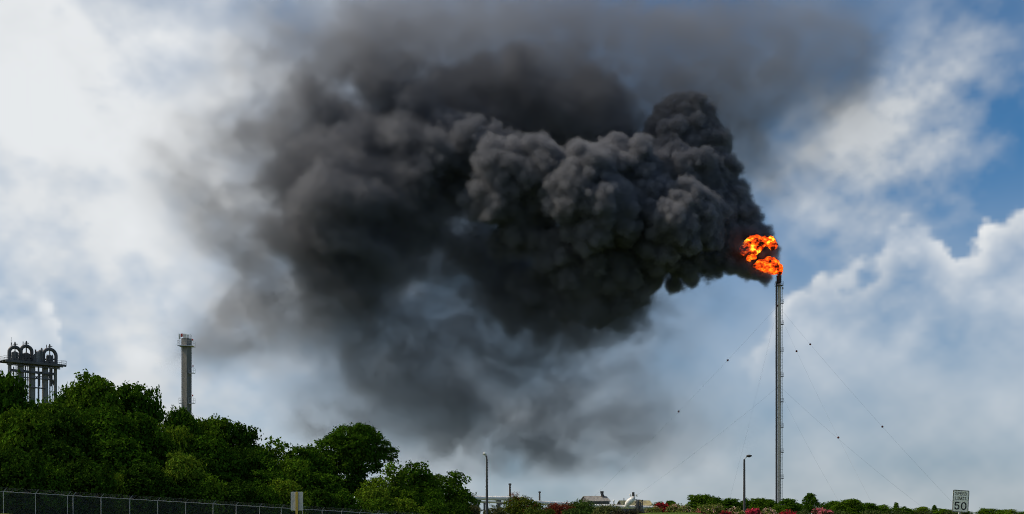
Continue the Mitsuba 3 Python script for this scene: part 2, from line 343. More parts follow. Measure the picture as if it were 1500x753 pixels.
def platform(cx, cy, z, w, d, mat, parent, rail=1.1, name='platform'):
    """A grating with posts and two rails."""
    k = obj(name, cat([box(cx, cy, z, w, d, .12)] + [box(cx, cy - d / 2 + .04, z - .14, w, .07, .2)]), mat, parent)
    ms = []
    for sx in (-1, 1):
        ms += [rod((cx + sx * w / 2, cy - d / 2, z), (cx + sx * w / 2, cy - d / 2, z + rail), .04, 5), rod((cx + sx * w / 2, cy + d / 2, z), (cx + sx * w / 2, cy + d / 2, z + rail), .04, 5)]
        ms += [rod((cx + sx * w / 2, cy - d / 2, z + h), (cx + sx * w / 2, cy + d / 2, z + h), .035, 5) for h in (rail, rail * .55)]
    ms += [rod((cx - w / 2, cy - d / 2, z + h), (cx + w / 2, cy - d / 2, z + h), .035, 5) for h in (rail, rail * .55)]
    obj('railing', cat(ms), mat, k)
    return k


scene['stack_platform_steel'] = mottled((.09, .095, .10), (.05, .05, .055), .6, .6, .1)
for py in (441, 472, 511, 548, 585, 622, 659, 697):
    platform(fx + 1.55, fy - .8, Z(py + 4, D), 1.1, 1.3, 'stack_platform_steel', fl, 1.5)
top = platform(fx + .45, fy - .2, ztip - 4.2, 3.1, 3.0, 'stack_platform_steel', fl, 1.3, 'tip_platform')
obj('signal_box', box(fx + 1.7, fy - 1.2, Z(423, D), .55, .45, .9), 'galvanised', fl); obj('signal_box', box(fx - 1.0, fy - 1.0, Z(414, D), .5, .4, .7), 'galvanised', fl)
guys = [((-87, 3), 90, ((1062, 527), (988, 603))), ((66, -34), 90, ((1184, 505), (1278, 626))), ((17, -78), 88, ((1150, 515), (1174, 641))), ((-9, 70), 90, ((1132, 432),)),
        ((-74, 3), 56, ()), ((56, -30), 57, ()), ((10, -66), 56, ())]
for (dx, dy), zt, balls in guys:
    a, b = np.array([fx, fy, zt]), np.array([fx + dx, fy + dy, .3]); t = np.linspace(0, 1, 15)[:, None]
    pts = a + (b - a) * t; pts[:, 2] -= 4 * 1.6 * (t * (1 - t))[:, 0]
    g = obj('guy_wire', tube(pts, .017, 4), 'stack_platform_steel', fl)
    for bx, by in balls:
        k = min(range(0, 200), key=lambda k: abs(((a + (b - a) * k / 200)[0]) / ((a + (b - a) * k / 200)[1]) * F + 750 - bx) + 3 * abs(HOR - ((a + (b - a) * k / 200)[2] - 6.4 * (k / 200) * (1 - k / 200) - EYE) / ((a + (b - a) * k / 200)[1]) * F - by))
        u = k / 200; p = a + (b - a) * u; p[2] -= 6.4 * u * (1 - u)
        obj('marker_ball', ball(p, .42, 2), 'marker_red', g, smooth=True)

# the fire: rolling bodies of flame, bright where they are hottest
def flame_radiance(p, n, uv):
    w = fbm(p.x / 2.6 + 3, p.y / 2.6, p.z / 2.2, octaves=5); q = fbm(p.x / 1.1, p.y / 1.1 + 9, p.z / .9, octaves=4); k = w * .6 + q * .4
    c = mix((.010, .0015, .0006), (.24, .012, .001), smoothstep(.36, .45, k)); c = mix(c, (.56, .044, .002), smoothstep(.42, .52, k))
    return mix(c, (.95, .22, .008), smoothstep(.52, .64, k) * .85)


def flame_radiance_hot(p, n, uv):
    w = fbm(p.x / 3.0 + 1, p.y / 3.0, p.z / 2.6 + 4, octaves=5); q = fbm(p.x / 1.1 + 7, p.y / 1.1 + 9, p.z / .9, octaves=4); k = w * .6 + q * .4
    c = mix((.008, .0014, .0006), (.26, .013, .001), smoothstep(.39, .47, k)); c = mix(c, (.60, .052, .002), smoothstep(.45, .54, k))
    return mix(c, (1.05, .48, .025), smoothstep(.54, .64, k))


scene['flame_surface'] = {'type': 'diffuse', 'reflectance': rgb(.02, .02, .02)}


def flame_mesh(blobs, seed, amp=.8):
    """One lumpy body from overlapping balls, roughened."""
    import manifold3d as m3
    m = m3.Manifold()
    for c, r in blobs:
        m += m3.Manifold.sphere(r, 24).translate([float(v) for v in c])
    m = m.refine_to_length(.55); q = m.to_mesh(); v = np.array(q.vert_properties[:, :3], float); f = np.array(q.tri_verts)
    t = trimesh.Trimesh(v, f, process=False); trimesh.smoothing.filter_taubin(t, iterations=4)
    n = np.array(t.vertex_normals); v = np.array(t.vertices)
    v += n * (((meshkit.fbm(v / 2.2, 4, seed) - .5) * 2.6 + (meshkit.fbm(v / .8, 2, seed + 5) - .5) * .9) * amp)[:, None]
    return trimesh.Trimesh(v, f, process=False)


fire = thing('flare_fire', 'bright orange and yellow fire bursting from the flare tip into black smoke', 'fire')
for blobs, rad, seed in FLAMES:
    fm = flame_mesh(blobs, seed); q = fm.vertices - fm.vertices.mean(0); q /= np.linalg.norm(q, axis=1, keepdims=True)
    obj('flame', fm, 'flame_surface', fire, smooth=True, uv=np.stack([np.arctan2(q[:, 0], q[:, 1]) / (2 * np.pi) + .5, np.arccos(np.clip(q[:, 2], -1, 1)) / np.pi], 1), emitter={'type': 'area', 'radiance': mikit.proc(rad and flame_radiance_hot or flame_radiance)})

# ------------------------------------------------------------------ the plant behind the trees
PL = thing('reactor_structure', 'grey steel structure of thick columns with arched pipes on top behind the trees', 'refinery tower')


def pp(px, py, Y): return at(px, py, Y)


def yat(px): return 300 + (px - 14) / 70 * 10


cols = [(14.2, .95), (30.2, 1.4), (46.8, 1.45), (66, 1.35), (81.2, .85)]
plat_z = lambda px: Z(529 + (px - 4) / 88 * 8, yat(px))
for px, r in cols:
    c = at(px, 757, yat(px)); zt = plat_z(px)
    obj('column', tube([(c[0], c[1], -1), (c[0], c[1], zt - 12), (c[0], c[1], zt - 11.8), (c[0], c[1], zt + .3)], [r * .5 + .12, r * .5 + .12, r * .5, r * .5] if r < 1.2 else [r * .62, r * .62, r * .6, r * .6], 18), 'plant_column', PL)
pz0, pz1 = at(4, 529, yat(4)), at(92, 537, yat(92)); dirp = (pz1 - pz0) / np.linalg.norm(pz1 - pz0); nrm = np.array([-dirp[1], dirp[0], 0]); nrm /= np.linalg.norm(nrm)


def beam(a, b, w, h):
    a, b = np.asarray(a, float), np.asarray(b, float); d = b - a; L = np.linalg.norm(d); d /= L
    m = trimesh.creation.box((L, w, h)); s = np.cross([0, 0, 1.0], d)
    s = s / np.linalg.norm(s) if np.linalg.norm(s) > 1e-3 else np.array([0, 1.0, 0]); M = np.eye(4); M[:3, 0] = d; M[:3, 1] = s; M[:3, 2] = np.cross(d, s); M[:3, 3] = (a + b) / 2
    m.apply_transform(M); return m


dk = obj('deck', cat([beam(pz0 + nrm * o, pz1 + nrm * o, .35, .55) for o in (-1.9, 0, 1.9)] + [beam(pz0 + [0, 0, .3], pz1 + [0, 0, .3], 4.2, .08)]), 'plant_steel', PL)
rl = []
for o in (-2.1, 2.1):
    for h in (.75, 1.35): rl.append(beam(pz0 + nrm * o + [0, 0, h], pz1 + nrm * o + [0, 0, h], .06, .06))
    for t in np.linspace(0, 1, 14): q = pz0 + (pz1 - pz0) * t + nrm * o; rl.append(rod(q, q + [0, 0, 1.35], .045, 5))
for e in (pz0, pz1):
    for h in (.75, 1.35): rl.append(beam(e - nrm * 2.1 + [0, 0, h], e + nrm * 2.1 + [0, 0, h], .06, .06))
obj('railing', cat(rl), 'plant_steel', dk)


def arch(pa, pb, ytop, r):
    a, b = at(pa, 757, yat(pa)), at(pb, 757, yat(pb)); z0 = (plat_z(pa) + plat_z(pb)) / 2 + .3; R = np.linalg.norm((b - a)[:2]) / 2; zt = Z(ytop, yat((pa + pb) / 2)) - r
    c = (a + b) / 2; hx = (b - a) / 2; zc = zt - R; an = np.linspace(math.pi, 0, 19)
    pts = [(a[0], a[1], z0), (a[0], a[1], (z0 + zc) / 2)] + [(c[0] + hx[0] * math.cos(t), c[1] + hx[1] * math.cos(t), zc + R * math.sin(t)) for t in an] + [(b[0], b[1], (z0 + zc) / 2), (b[0], b[1], z0)]
    return tube(pts, r, 12)


for pa, pb, yt in ((13.6, 30.4, 506), (30.6, 46.6, 504.5), (63.5, 82, 509)):
    ap = obj('arched_pipe', arch(pa, pb, yt, .48), 'plant_steel', PL)
    pm = (pa + pb) / 2; c = at(pm, 757, yat(pm)); zd = plat_z(pm)
    vs = cat([tube([(c[0], c[1], zd + .4), (c[0], c[1], zd + .8), (c[0], c[1], zd + 2.6), (c[0], c[1], zd + 3.0)], [.3, .95, .95, .2], 14), rod((c[0] - 1.3, c[1], zd + 1.7), (c[0] + 1.3, c[1], zd + 1.7), .22, 8), rod((c[0], c[1], zd + 3), (c[0], c[1], Z(yt - 5, yat(pm))), .16, 8),
              box(c[0] + .2, c[1] - .7, zd + .9, .9, .7, 1.1)])
    obj('valve', vs, 'plant_steel', PL)
    q = Z(yt + 1, yat(pm)); obj('relief_valve', cat([rod((c[0], c[1], q), (c[0], c[1], q + .9), .24, 8), rod((c[0] - .5, c[1], q + .5), (c[0] + .7, c[1], q + .5), .12, 6), rod((c[0] - .9, c[1], q - .3), (c[0] - .9, c[1], q + 1.0), .10, 6)]), 'plant_steel', ap)
for px, yt, r in ((54, 515, .55), (58, 513, .4), (61, 510, .3), (51, 519, .35)):
    c = at(px, 757, yat(px) - .6); obj('vent_drum', tube([(c[0], c[1], plat_z(px) + .3), (c[0], c[1], Z(yt, yat(px)) - .4), (c[0], c[1], Z(yt, yat(px)))], [r, r, r * .4], 12), 'plant_column', PL)
br = []
for (x0, y0), (x1, y1) in (((14, 541), (81, 547)), ((30, 556), (47, 557)), ((47, 545), (81, 548)), ((47, 560), (60, 547)), ((66, 545), (81, 562)), ((66, 560), (76, 548)), ((70, 545), (80, 566)), ((58, 547), (58, 566)), ((75, 540), (75, 566)), ((52, 552), (64, 552))):
    br.append(beam(at(x0, y0, yat(x0) + .8), at(x1, y1, yat(x1) + .8), .28, .28))
obj('bracing', cat(br), 'plant_steel', PL)
for x0, x1, y0, r in ((14, 81, 543, .22), (14, 81, 551, .16), (30, 66, 566, .2), (10, 88, 533.5, .18)): obj('header_pipe', rod(at(x0, y0, yat(x0) - 1.3), at(x1, y0 + (x1 - x0) * .09, yat(x1) - 1.3), r, 8), 'plant_steel', PL)
for px, y0, y1, r in ((20, 537, 590, .16), (23.5, 534, 590, .12), (37, 536, 590, .2), (40, 530, 590, .12), (56.5, 536, 590, .24), (73, 536, 590, .18), (76.5, 534, 590, .12), (52, 512, 530, .2), (60, 514, 531, .26), (64, 516, 531, .2), (48.5, 514, 531, .15)): obj('drop_pipe', rod(at(px, y0, yat(px) - .9), at(px, y1, yat(px) - .9), r, 8), 'plant_steel', PL)
for px in (18, 26, 34, 42, 69, 77): obj('manifold', cat([box(*at(px, 526.5 + (px - 4) * .09, yat(px) - 1.2), .9, .7, 1.3), rod(at(px, 524 + (px - 4) * .09, yat(px) - 1.2), at(px, 516 + (px - 4) * .05, yat(px) - 1.2), .13, 6)]), 'plant_steel', PL)
obj('mast', rod(at(16, 510, 301), at(16.5, 494, 301), .05, 5), 'plant_steel', PL)

TW = thing('concrete_tower', 'tall square grey tower with balconies and lights above the treetops', 'tower')
tc = at(273.2, 757, 350); rot = math.radians(23); zt = Z(496, 350)
bm = trimesh.creation.box((1, 1, 1)); v = np.array(bm.vertices); k = np.where(v[:, 2] > 0, 2.28, 2.16); bm.vertices = np.stack([v[:, 0] * k, v[:, 1] * k, np.where(v[:, 2] > 0, zt, -1)], 1)
bm.apply_transform(trimesh.transformations.rotation_matrix(-rot, [0, 0, 1])); bm.apply_translation((tc[0], tc[1], 0))
obj('shaft', bm, 'concrete', TW, smooth=False)
scene['pale_steel'] = mottled((.42, .43, .45), (.3, .31, .33), .8, .5, .1)


def balcony(cx, py, w, d, name='balcony'):
    z = Z(py, 350); return platform(cx, tc[1] - .4, z, w, d, 'pale_steel', TW, 1.6, name)


balcony(tc[0] + .1, 507.5, 4.5, 4.2, 'crown_platform')
balcony(tc[0] + 1.9, 547, 1.5, 1.8); balcony(tc[0] + 1.85, 591, 1.5, 1.8); balcony(tc[0] - 1.6, 591, .9, 1.8)
for dx, dy, z0, z1 in ((-1.9, 1.6, Z(507, 350), Z(489.5, 350)), (2.1, 1.5, Z(507, 350), Z(492, 350)), (1.2, 0, zt, Z(489, 350)), (-.3, .2, zt, Z(491, 350))): obj('antenna', rod((tc[0] + dx, tc[1] - dy, z0), (tc[0] + dx, tc[1] - dy, z1), .07, 5), 'galvanised', TW)
for q in ((tc[0] - 1.2, tc[1] - 1.0, zt + .9, .55, .5, 1.0), (tc[0] + 2.4, tc[1] - 1.6, Z(499, 350), .3, .3, .5), (tc[0] + 2.4, tc[1] - 1.2, Z(537, 350), .3, .3, .5), (tc[0] + 2.3, tc[1] - 1.2, Z(580, 350), .3, .3, .5)): obj('beacon', box(*q), 'red_paint', TW)
for q in ((tc[0] - .3, tc[1] - .8, zt + .7, 1.0, .5, 1.3), (tc[0] + .75, tc[1] - .8, zt + .6, .6, .4, 1.1), (tc[0] - 1.8, tc[1] - 1.4, zt + .4, .45, .3, 1.5)): obj('cabinet', box(*q), 'white_paint', TW)
obj('conduit', rod((tc[0] - 1.0, tc[1] - 1.35, 0), (tc[0] - 1.0, tc[1] - 1.35, zt - 2), .09, 6), 'pale_steel', TW)

# ------------------------------------------------------------------ street lamps and signs
LY = 129.0
for px, sgn, lab in ((713.2, -1, 'dark street lamp beside the left woodland with its arm bent left'), (1090.2, 1, 'dark street lamp left of the flare stack with its arm pointing right')):
    L = thing('street_lamp', lab, 'street lamp', 'lamps along the road')
    b = at(px, 757, LY); z1 = Z(673, LY)
    obj('pole', cat([tube([(b[0], b[1], 0), (b[0], b[1], z1)], [.17, .11], 10), tube([(b[0], b[1], 0), (b[0], b[1], .5)], [.24, .22], 10)]), 'dark_post', L)
    if sgn < 0:
        obj('arm', tube([(b[0], b[1], z1), (b[0] - .02, b[1] - .05, z1 + .25), (b[0] - .12, b[1] - .35, z1 + .5), (b[0] - .2, b[1] - .75, z1 + .58)], [.1, .085, .07, .06], 8), 'dark_post', L)
        hx, hy, hz, ang = b[0] - .24, b[1] - 1.0, z1 + .60, math.radians(258)
    else:
        obj('arm', tube([(b[0], b[1], z1), (b[0] + .1, b[1], z1 + .14), (b[0] + .38, b[1] - .02, z1 + .34)], [.07, .05, .045], 8), 'galvanised', L)
        hx, hy, hz, ang = b[0] + .56, b[1] - .05, z1 + .40, math.radians(-8)
    hd = trimesh.creation.icosphere(subdivisions=2); hd.apply_scale((.36, .19, .15)); hd.vertices[:, 2] = np.maximum(hd.vertices[:, 2], -.06); hd.apply_transform(trimesh.transformations.rotation_matrix(ang, [0, 0, 1])); hd.apply_translation((hx, hy, hz))
    k = obj('lamp_head', hd, 'lamp_lens' if sgn < 0 else 'black_metal', L)
    ln = trimesh.creation.icosphere(subdivisions=2); ln.apply_scale((.22, .13, .10)); ln.apply_translation((hx, hy, hz - .07)); obj('lens', ln, 'lamp_lens' if sgn < 0 else 'black_metal', k, smooth=True)


def panel(w, h, r, t):
    """A plate with rounded corners in the xz plane, its face towards -y."""
    from shapely.geometry import box as sbox
    m = trimesh.creation.extrude_polygon(sbox(-w / 2 + r, -h / 2 + r, w / 2 - r, h / 2 - r).buffer(r, 6), t)
    m.apply_transform(np.array([[1, 0, 0, 0], [0, 0, 1, 0], [0, 1, 0, 0], [0, 0, 0, 1.0]])); m.invert(); m.apply_translation((0, -t, 0)); return m


def place(m, tf):
    m = m.copy(); m.apply_transform(tf); return m


SY = 37.7; sc = at(1407.2, 734.3, SY)
stf = trimesh.transformations.translation_matrix(sc) @ trimesh.transformations.rotation_matrix(math.radians(3.2), [0, 1, 0]) @ trimesh.transformations.rotation_matrix(math.radians(10), [0, 0, 1])
SG = thing('speed_limit_sign', 'white rectangular speed limit sign with black numbers 50, tilted on its post', 'road sign')
pn = obj('panel', place(panel(.61, .765, .04, .004), stf), 'sign_white', SG)


def ring(w, h, r, t, y):
    from shapely.geometry import box as sbox
    g = sbox(-w / 2 + r, -h / 2 + r, w / 2 - r, h / 2 - r).buffer(r, 6); g = g.difference(g.buffer(-t))
    m = trimesh.creation.extrude_polygon(g, .002); m.apply_transform(np.array([[1, 0, 0, 0], [0, 0, 1, 0], [0, 1, 0, 0], [0, 0, 0, 1.0]])); m.invert(); m.apply_translation((0, y, 0)); return m


obj('border', place(ring(.606, .761, .038, .026, -.0068), stf), 'sign_black', pn)
for i, (txt, h, zz, sxx) in enumerate((('SPEED', .105, .205, 1.0), ('LIMIT', .105, .045, 1.0), ('50', .255, -.285, 1.12))):
    m = meshkit.text_mesh(txt, h, .002, bold=True); w = m.bounds[1][0] - m.bounds[0][0]; m.apply_translation((-(m.bounds[0][0] + m.bounds[1][0]) / 2, 0, 0)); m.apply_scale((min(1.0, .46 / w) if i < 2 else .46 / w, 1, 1))
    m.apply_transform(np.array([[1, 0, 0, 0], [0, 0, -1, 0], [0, 1, 0, 0], [0, 0, 0, 1.0]])); m.apply_translation((0, -.0045, zz))
    obj('lettering', place(m, stf), 'sign_black', pn, smooth=False)
obj('post', place(cat([box(0, .035, -.95, .055, .05, 2.6)] + [box(s * .02, .065, -.95, .012, .02, 2.6) for s in (-1, 1)]), stf), 'galvanised', SG)
for z in (.34, -.34): obj('bolt', place(rod((0, -.012, z), (0, .06, z), .009, 8), stf), 'galvanised', SG)

BY = 54.0; bc = at(435, 734.2, BY)
btf = trimesh.transformations.translation_matrix(bc)
BS = thing('road_sign', 'back of a grey road sign on a yellow post before the woods', 'road sign')
obj('panel', place(panel(.60, .92, .04, .004), btf), 'sign_back', BS)
obj('post', place(box(0, -.055, -1.1, .105, .09, 3.1), btf), 'yellow_wood', BS)
for z in (.3, -.3): obj('bolt', place(rod((0, -.115, z), (0, .01, z), .014, 8), btf), 'galvanised', BS)

# ------------------------------------------------------------------ the wire fence
FE = thing('wire_fence', 'long chain link fence with barbed wire arms along the foot of the woods', 'fence')
L_ = np.linalg.norm(FB - FA)
rail_z = lambda s: Z(720, 100) + (Z(751, 132) - Z(720, 100)) * s / L_


def fpt(s, z=None):
    p = FA + FD * s; return np.array([p[0], p[1], rail_z(s) if z is None else z])


posts = [5, 52, 99, 107, 148, 190, 231, 272, 312, 346, 380, 412, 443, 472, 500, 527, 553, 578, 602]
ss = []
for px in posts:
    k = (px - 750) / F                    # where the sight line meets the fence
    ss.append((k * FA[1] - FA[0]) / (FD[0] - k * FD[1]))
out = -np.array([FN[0], FN[1]])
step_ = 3.0
ss = [ss[0] - 3 * step_, ss[0] - 2 * step_, ss[0] - step_] + ss + [ss[-1] + 3.2 * i for i in (1, 2, 3)]
for s in ss:
    p = fpt(s); g = float(ground_z(p[0], p[1]))
    k = obj('post', rod((p[0], p[1], g - .3), (p[0], p[1], p[2] + .05), .038, 8), 'galvanised', FE)
    arm = np.array([FD[0] * .22, FD[1] * .22, 0]) - np.array([*(-out * .16), 0])
    obj('barb_arm', beam(p + [0, 0, .03], p + arm + [0, 0, .34], .05, .03), 'galvanised', k)
s0, s1 = ss[0], ss[-1]
obj('top_rail', tube([fpt(a) for a in ss], .03, 8), 'galvanised', FE)
for j in (1, 2, 3):
    arm = (np.array([FD[0] * .22, FD[1] * .22, 0]) - np.array([*(-out * .16), 0])) * j / 3 + np.array([0, 0, .03 + .31 * j / 3])
    obj('barbed_wire', tube([fpt(a) + arm for a in ss], .003, 4), 'galvanised', FE)
H = 2.1; vs, fs = [], []
for sgn in (1, -1):
    for s in np.arange(s0 + H, s1 - H, .095):
        a, b = fpt(s), fpt(s + sgn * H); b[2] -= H; off = np.array([*(out * .045 * (1 if sgn > 0 else .9)), 0]); a, b = a + off, b + off
        n0 = len(vs); t3 = np.array([FD[0], FD[1], 0]) * .0022
        vs += [a - t3, a + t3, b + t3, b - t3]; fs.append([n0, n0 + 1, n0 + 2, n0 + 3])
scene['chain_wire'] = {'type': 'twosided', 'bsdf': {'type': 'diffuse', 'reflectance': rgb(.22, .23, .24)}}
cl = obj('chain_link', (np.array(vs), np.array(fs)), 'chain_wire', FE, smooth=False); labels[cl] = {'kind': 'stuff'}

# ------------------------------------------------------------------ pipelines, buildings, poles in the middle distance
def pipeline(label, a, b, r, supports, mat='white_paint', cat_='pipeline', group=None):
    k = thing('pipeline', label, cat_, group); a, b = np.array(a), np.array(b); L = np.linalg.norm(b - a); n = int(L / 9) + 2
    obj('pipe', tube([a + (b - a) * t for t in np.linspace(0, 1, 12)], r, 16), mat, k)
    for t in np.linspace(.02, .98, n): obj('flange', rod(a + (b - a) * (t - .12 / L), a + (b - a) * (t + .12 / L), r * 1.13, 16), mat, k)
    for t in supports:
        p = a + (b - a) * t; obj('support', cat([box(p[0], p[1], (p[2] - r) / 2 - .2, .35, .35, p[2] - r + .4), box(p[0], p[1], p[2] - r - .15, r * 2.4, .5, .3)]), 'plant_steel', k)
    return k


pipeline('white elevated pipe just right of the woods, upper of two', at(684, 729.3, 200), at(767, 730.6, 205), .40, (.2, .55, .9))
pipeline('pale yellowish pipe running below the upper white pipe', at(696, 735.2, 201), at(741, 736.2, 203), .17, (.3, .8), 'tan_paint')
pipeline('long white pipe behind the red leaved bush', at(772, 735.5, 230), at(834, 739.0, 240), .44, (.15, .6))
BP = pipeline('white pipe running past the grey gabled building to the bent white duct', at(848, 740.5, 250), at(957, 743.8, 255), .42, (.1, .4, .75))
PI = thing('pipe_support', 'white concrete post with a grey sloping brace below the left pipes', 'pillar')
c = at(738.3, 757, 199); obj('post', box(c[0], c[1], Z(738, 199) / 2, .28, .3, Z(738, 199)), 'white_paint', PI)
obj('brace', beam(at(729, 739, 199.4), at(735, 756, 199.4), .3, .8), 'grey_wall', PI)
obj('cap', beam(at(727, 738, 199.4), at(741, 738, 199.4), .5, .22), 'grey_wall', PI)

DU = thing('bent_duct', 'fat white bent duct with a black vent on top beside steel framing', 'duct')
obj('duct', tube([at(916, 743, 252), at(919, 738.5, 252), at(922, 734.5, 252), at(925.5, 732, 252), at(927.6, 729.5, 252), at(928, 727.5, 252)], [.30, .62, .72, .62, .5, .36], 14), 'white_paint', DU, smooth=True)
obj('vent', rod(at(927.8, 728, 252), at(927.6, 721, 252), .29, 12), 'black_metal', DU)
for px in (923, 932.5): obj('bracket', cat([rod(at(px, 725, 252), at(928, 726, 252), .07, 6), ball(at(px, 725, 252), .2, 1), ball(at(px + .5, 727, 252), .14, 1)]), 'white_paint', DU)
fr = []
for px in (914, 932, 936, 941): fr.append(beam(at(px, 757, 253), at(px, 731 + (px - 930) * .1, 253), .16, .16))
for py in (732, 736, 741): fr.append(beam(at(930, py, 253), at(942, py + 1, 253), .14, .14))
fr += [beam(at(930, 741, 253), at(942, 733, 253), .12, .12), beam(at(931, 748, 253), at(942, 740, 253), .12, .12), rod(at(934, 745, 252.5), at(935, 733, 252.5), .3, 8), rod(at(938, 748, 252.5), at(938.5, 737, 252.5), .26, 8)]
for m in fr: obj('frame_bar', m, 'plant_steel', DU)


def shed(name, label, p0, p1, Y, wall_py, ridge_py, gable_px, depth, wall, roof):
    """A gabled shed: its long side faces us from gable_px to p1, the gable end from p0 to gable_px is turned away."""
    k = thing(name, label, 'building')
    A, B = at(gable_px, 757, Y), at(p1, 757, Y); C = at(p0, 757, Y + depth * .55)
    u = (B - A); u[2] = 0; w = (C - A); w[2] = 0; zw, zr = Z(wall_py, Y), Z(ridge_py, Y)
    base = [A, B, B + w, A + w]; lo_ = [q * [1, 1, 0] + [0, 0, -.2] for q in base]; hi_ = [q * [1, 1, 0] + [0, 0, zw] for q in base]; r0 = (A + w / 2) * [1, 1, 0] + [0, 0, zr - .1]; r1 = (B + w / 2) * [1, 1, 0] + [0, 0, zr - .1]
    v = np.array(lo_ + hi_ + [r0, r1]); f = [[0, 1, 5], [0, 5, 4], [1, 2, 6], [1, 6, 5], [2, 3, 7], [2, 7, 6], [3, 0, 4], [3, 4, 7], [4, 8, 7], [5, 6, 9]]
    m = trimesh.Trimesh(v, f, process=False); obj('wall', m, wall, k, smooth=False)
    e = u / np.linalg.norm(u) * .35; up = np.array([0, 0, .12])
    for a, b in ((hi_[0], r0), (hi_[3], r0)):
        dn = (a - b) * .1; q = [a - e + dn, a + u + e + dn, b + u + e, b - e]; vv = np.array([x + up for x in q] + [x + up * 2.4 for x in q])
        ff = [[0, 1, 2, 3], [4, 5, 6, 7], [0, 1, 5, 4], [1, 2, 6, 5], [2, 3, 7, 6], [3, 0, 4, 7]]; obj('roof', (vv, np.array(ff)), roof, k, smooth=False)
    dp = A + u * .55; obj('door', box(dp[0], dp[1] - .06, 1.4, u[0] * .14, .1, 2.8), 'black_metal', k)
    return k


scene['grey_roof'] = {'type': 'twosided', 'bsdf': {'type': 'principled', 'base_color': rgb(.20, .20, .195), 'roughness': .7}}
bd = shed('shed', 'grey gabled shed with a dark roof vent behind the bushes', 850, 893, 400, 734.5, 727, 862, 14, 'grey_wall', 'grey_roof')
obj('roof_vent', cat([tube([at(884, 731, 403), at(883, 727, 403), at(881.6, 723, 403)], [.75, .6, .45], 8), box(*at(881.8, 721.3, 403), 1.2, 1.2, .9)]), 'dark_pipe', bd)
shed('shed', 'tan roofed shed behind the bent white duct', 904, 955, 430, 740.5, 733.5, 912, 12, 'grey_wall', 'tan_roof')
LB = thing('globe_lamp', 'small white globe lamp right of the grey gabled shed', 'lamp')
obj('pole', rod(at(899.2, 757, 300), at(899.2, 735, 300), .12, 8), 'dark_post', LB); obj('globe', ball(at(899.2, 733.6, 300), .27, 2), 'white_paint', LB, smooth=True)
for px, yt, r, Y, lab in ((747, 708.5, .22, 215, 'dark wooden pole rising above the bushes right of the first street lamp'), (790.5, 720, .2, 240, 'short dark pole above the long white pipe')):
    k = thing('utility_pole', lab, 'pole', None); obj('shaft', tube([at(px, 757, Y), at(px, yt, Y)], [r * 1.2, r * .8], 8), 'dark_pipe', k)
    obj('cap', cat([box(*at(px, yt + 1, Y), .5, .3, .35), rod(at(px - .8, yt + 4, Y), at(px + .8, yt + 4, Y), .06, 6)]), 'dark_pipe', k)

# ------------------------------------------------------------------ trees and bushes
def leaves(centers, dirs, n, spread, size, aspect, base, rng, tone=.35, flat=.5):
    """Sprays of folded leaves: n leaves round each centre, each with its own tone."""
    m = len(centers) * n
    c = np.repeat(centers, n, 0) + rng.normal(size=(m, 3)) * spread * [1, 1, .75]
    d = np.repeat(dirs, n, 0) * .5 + rng.normal(size=(m, 3)) * .75 + [0, 0, flat]; d /= np.linalg.norm(d, axis=1, keepdims=True)
    t = np.cross(d, rng.normal(size=(m, 3))); t /= np.linalg.norm(t, axis=1, keepdims=True); b = np.cross(d, t)
    s = size * rng.uniform(.65, 1.3, (m, 1)); w = s * aspect
    v = np.stack([c - t * s * .5, c + b * w * .5 + d * w * .18, c + t * s * .5, c - b * w * .5 + d * w * .18], 1).reshape(-1, 3)
    i = np.arange(m)[:, None] * 4; f = np.concatenate([i + [0, 1, 2], i + [0, 2, 3]])
    k = np.repeat(rng.uniform(-1, 1, len(centers)), n) * .6 + rng.uniform(-1, 1, m) * .6
    col = np.asarray(base) * np.exp(tone * k)[:, None] * (1 + rng.uniform(-.12, .12, (m, 3)))
    return v, f, np.repeat(col, 4, 0)


def lobes_of(rng, R, H, h0, n, flatness=.8):
    """Centres and radii of the leafy masses of one crown of half width R, from h0 to H."""
    out = []
    for i in range(n):
        u = (i + .5) / n; z = h0 + (H - h0) * (.12 + .80 * u); prof = math.sqrt(max(.05, 1 - (2 * (u * .86 + .05) - .85) ** 2))
        a = i * 2.4 + rng.uniform(-.5, .5); q = R * prof * rng.uniform(.25, .72)
        r = R * rng.uniform(.30, .46) * (.75 + .35 * prof); out.append((np.array([q * math.cos(a), q * math.sin(a), min(z, H - r * flatness * .92)]), r))
    return out


TREES = []


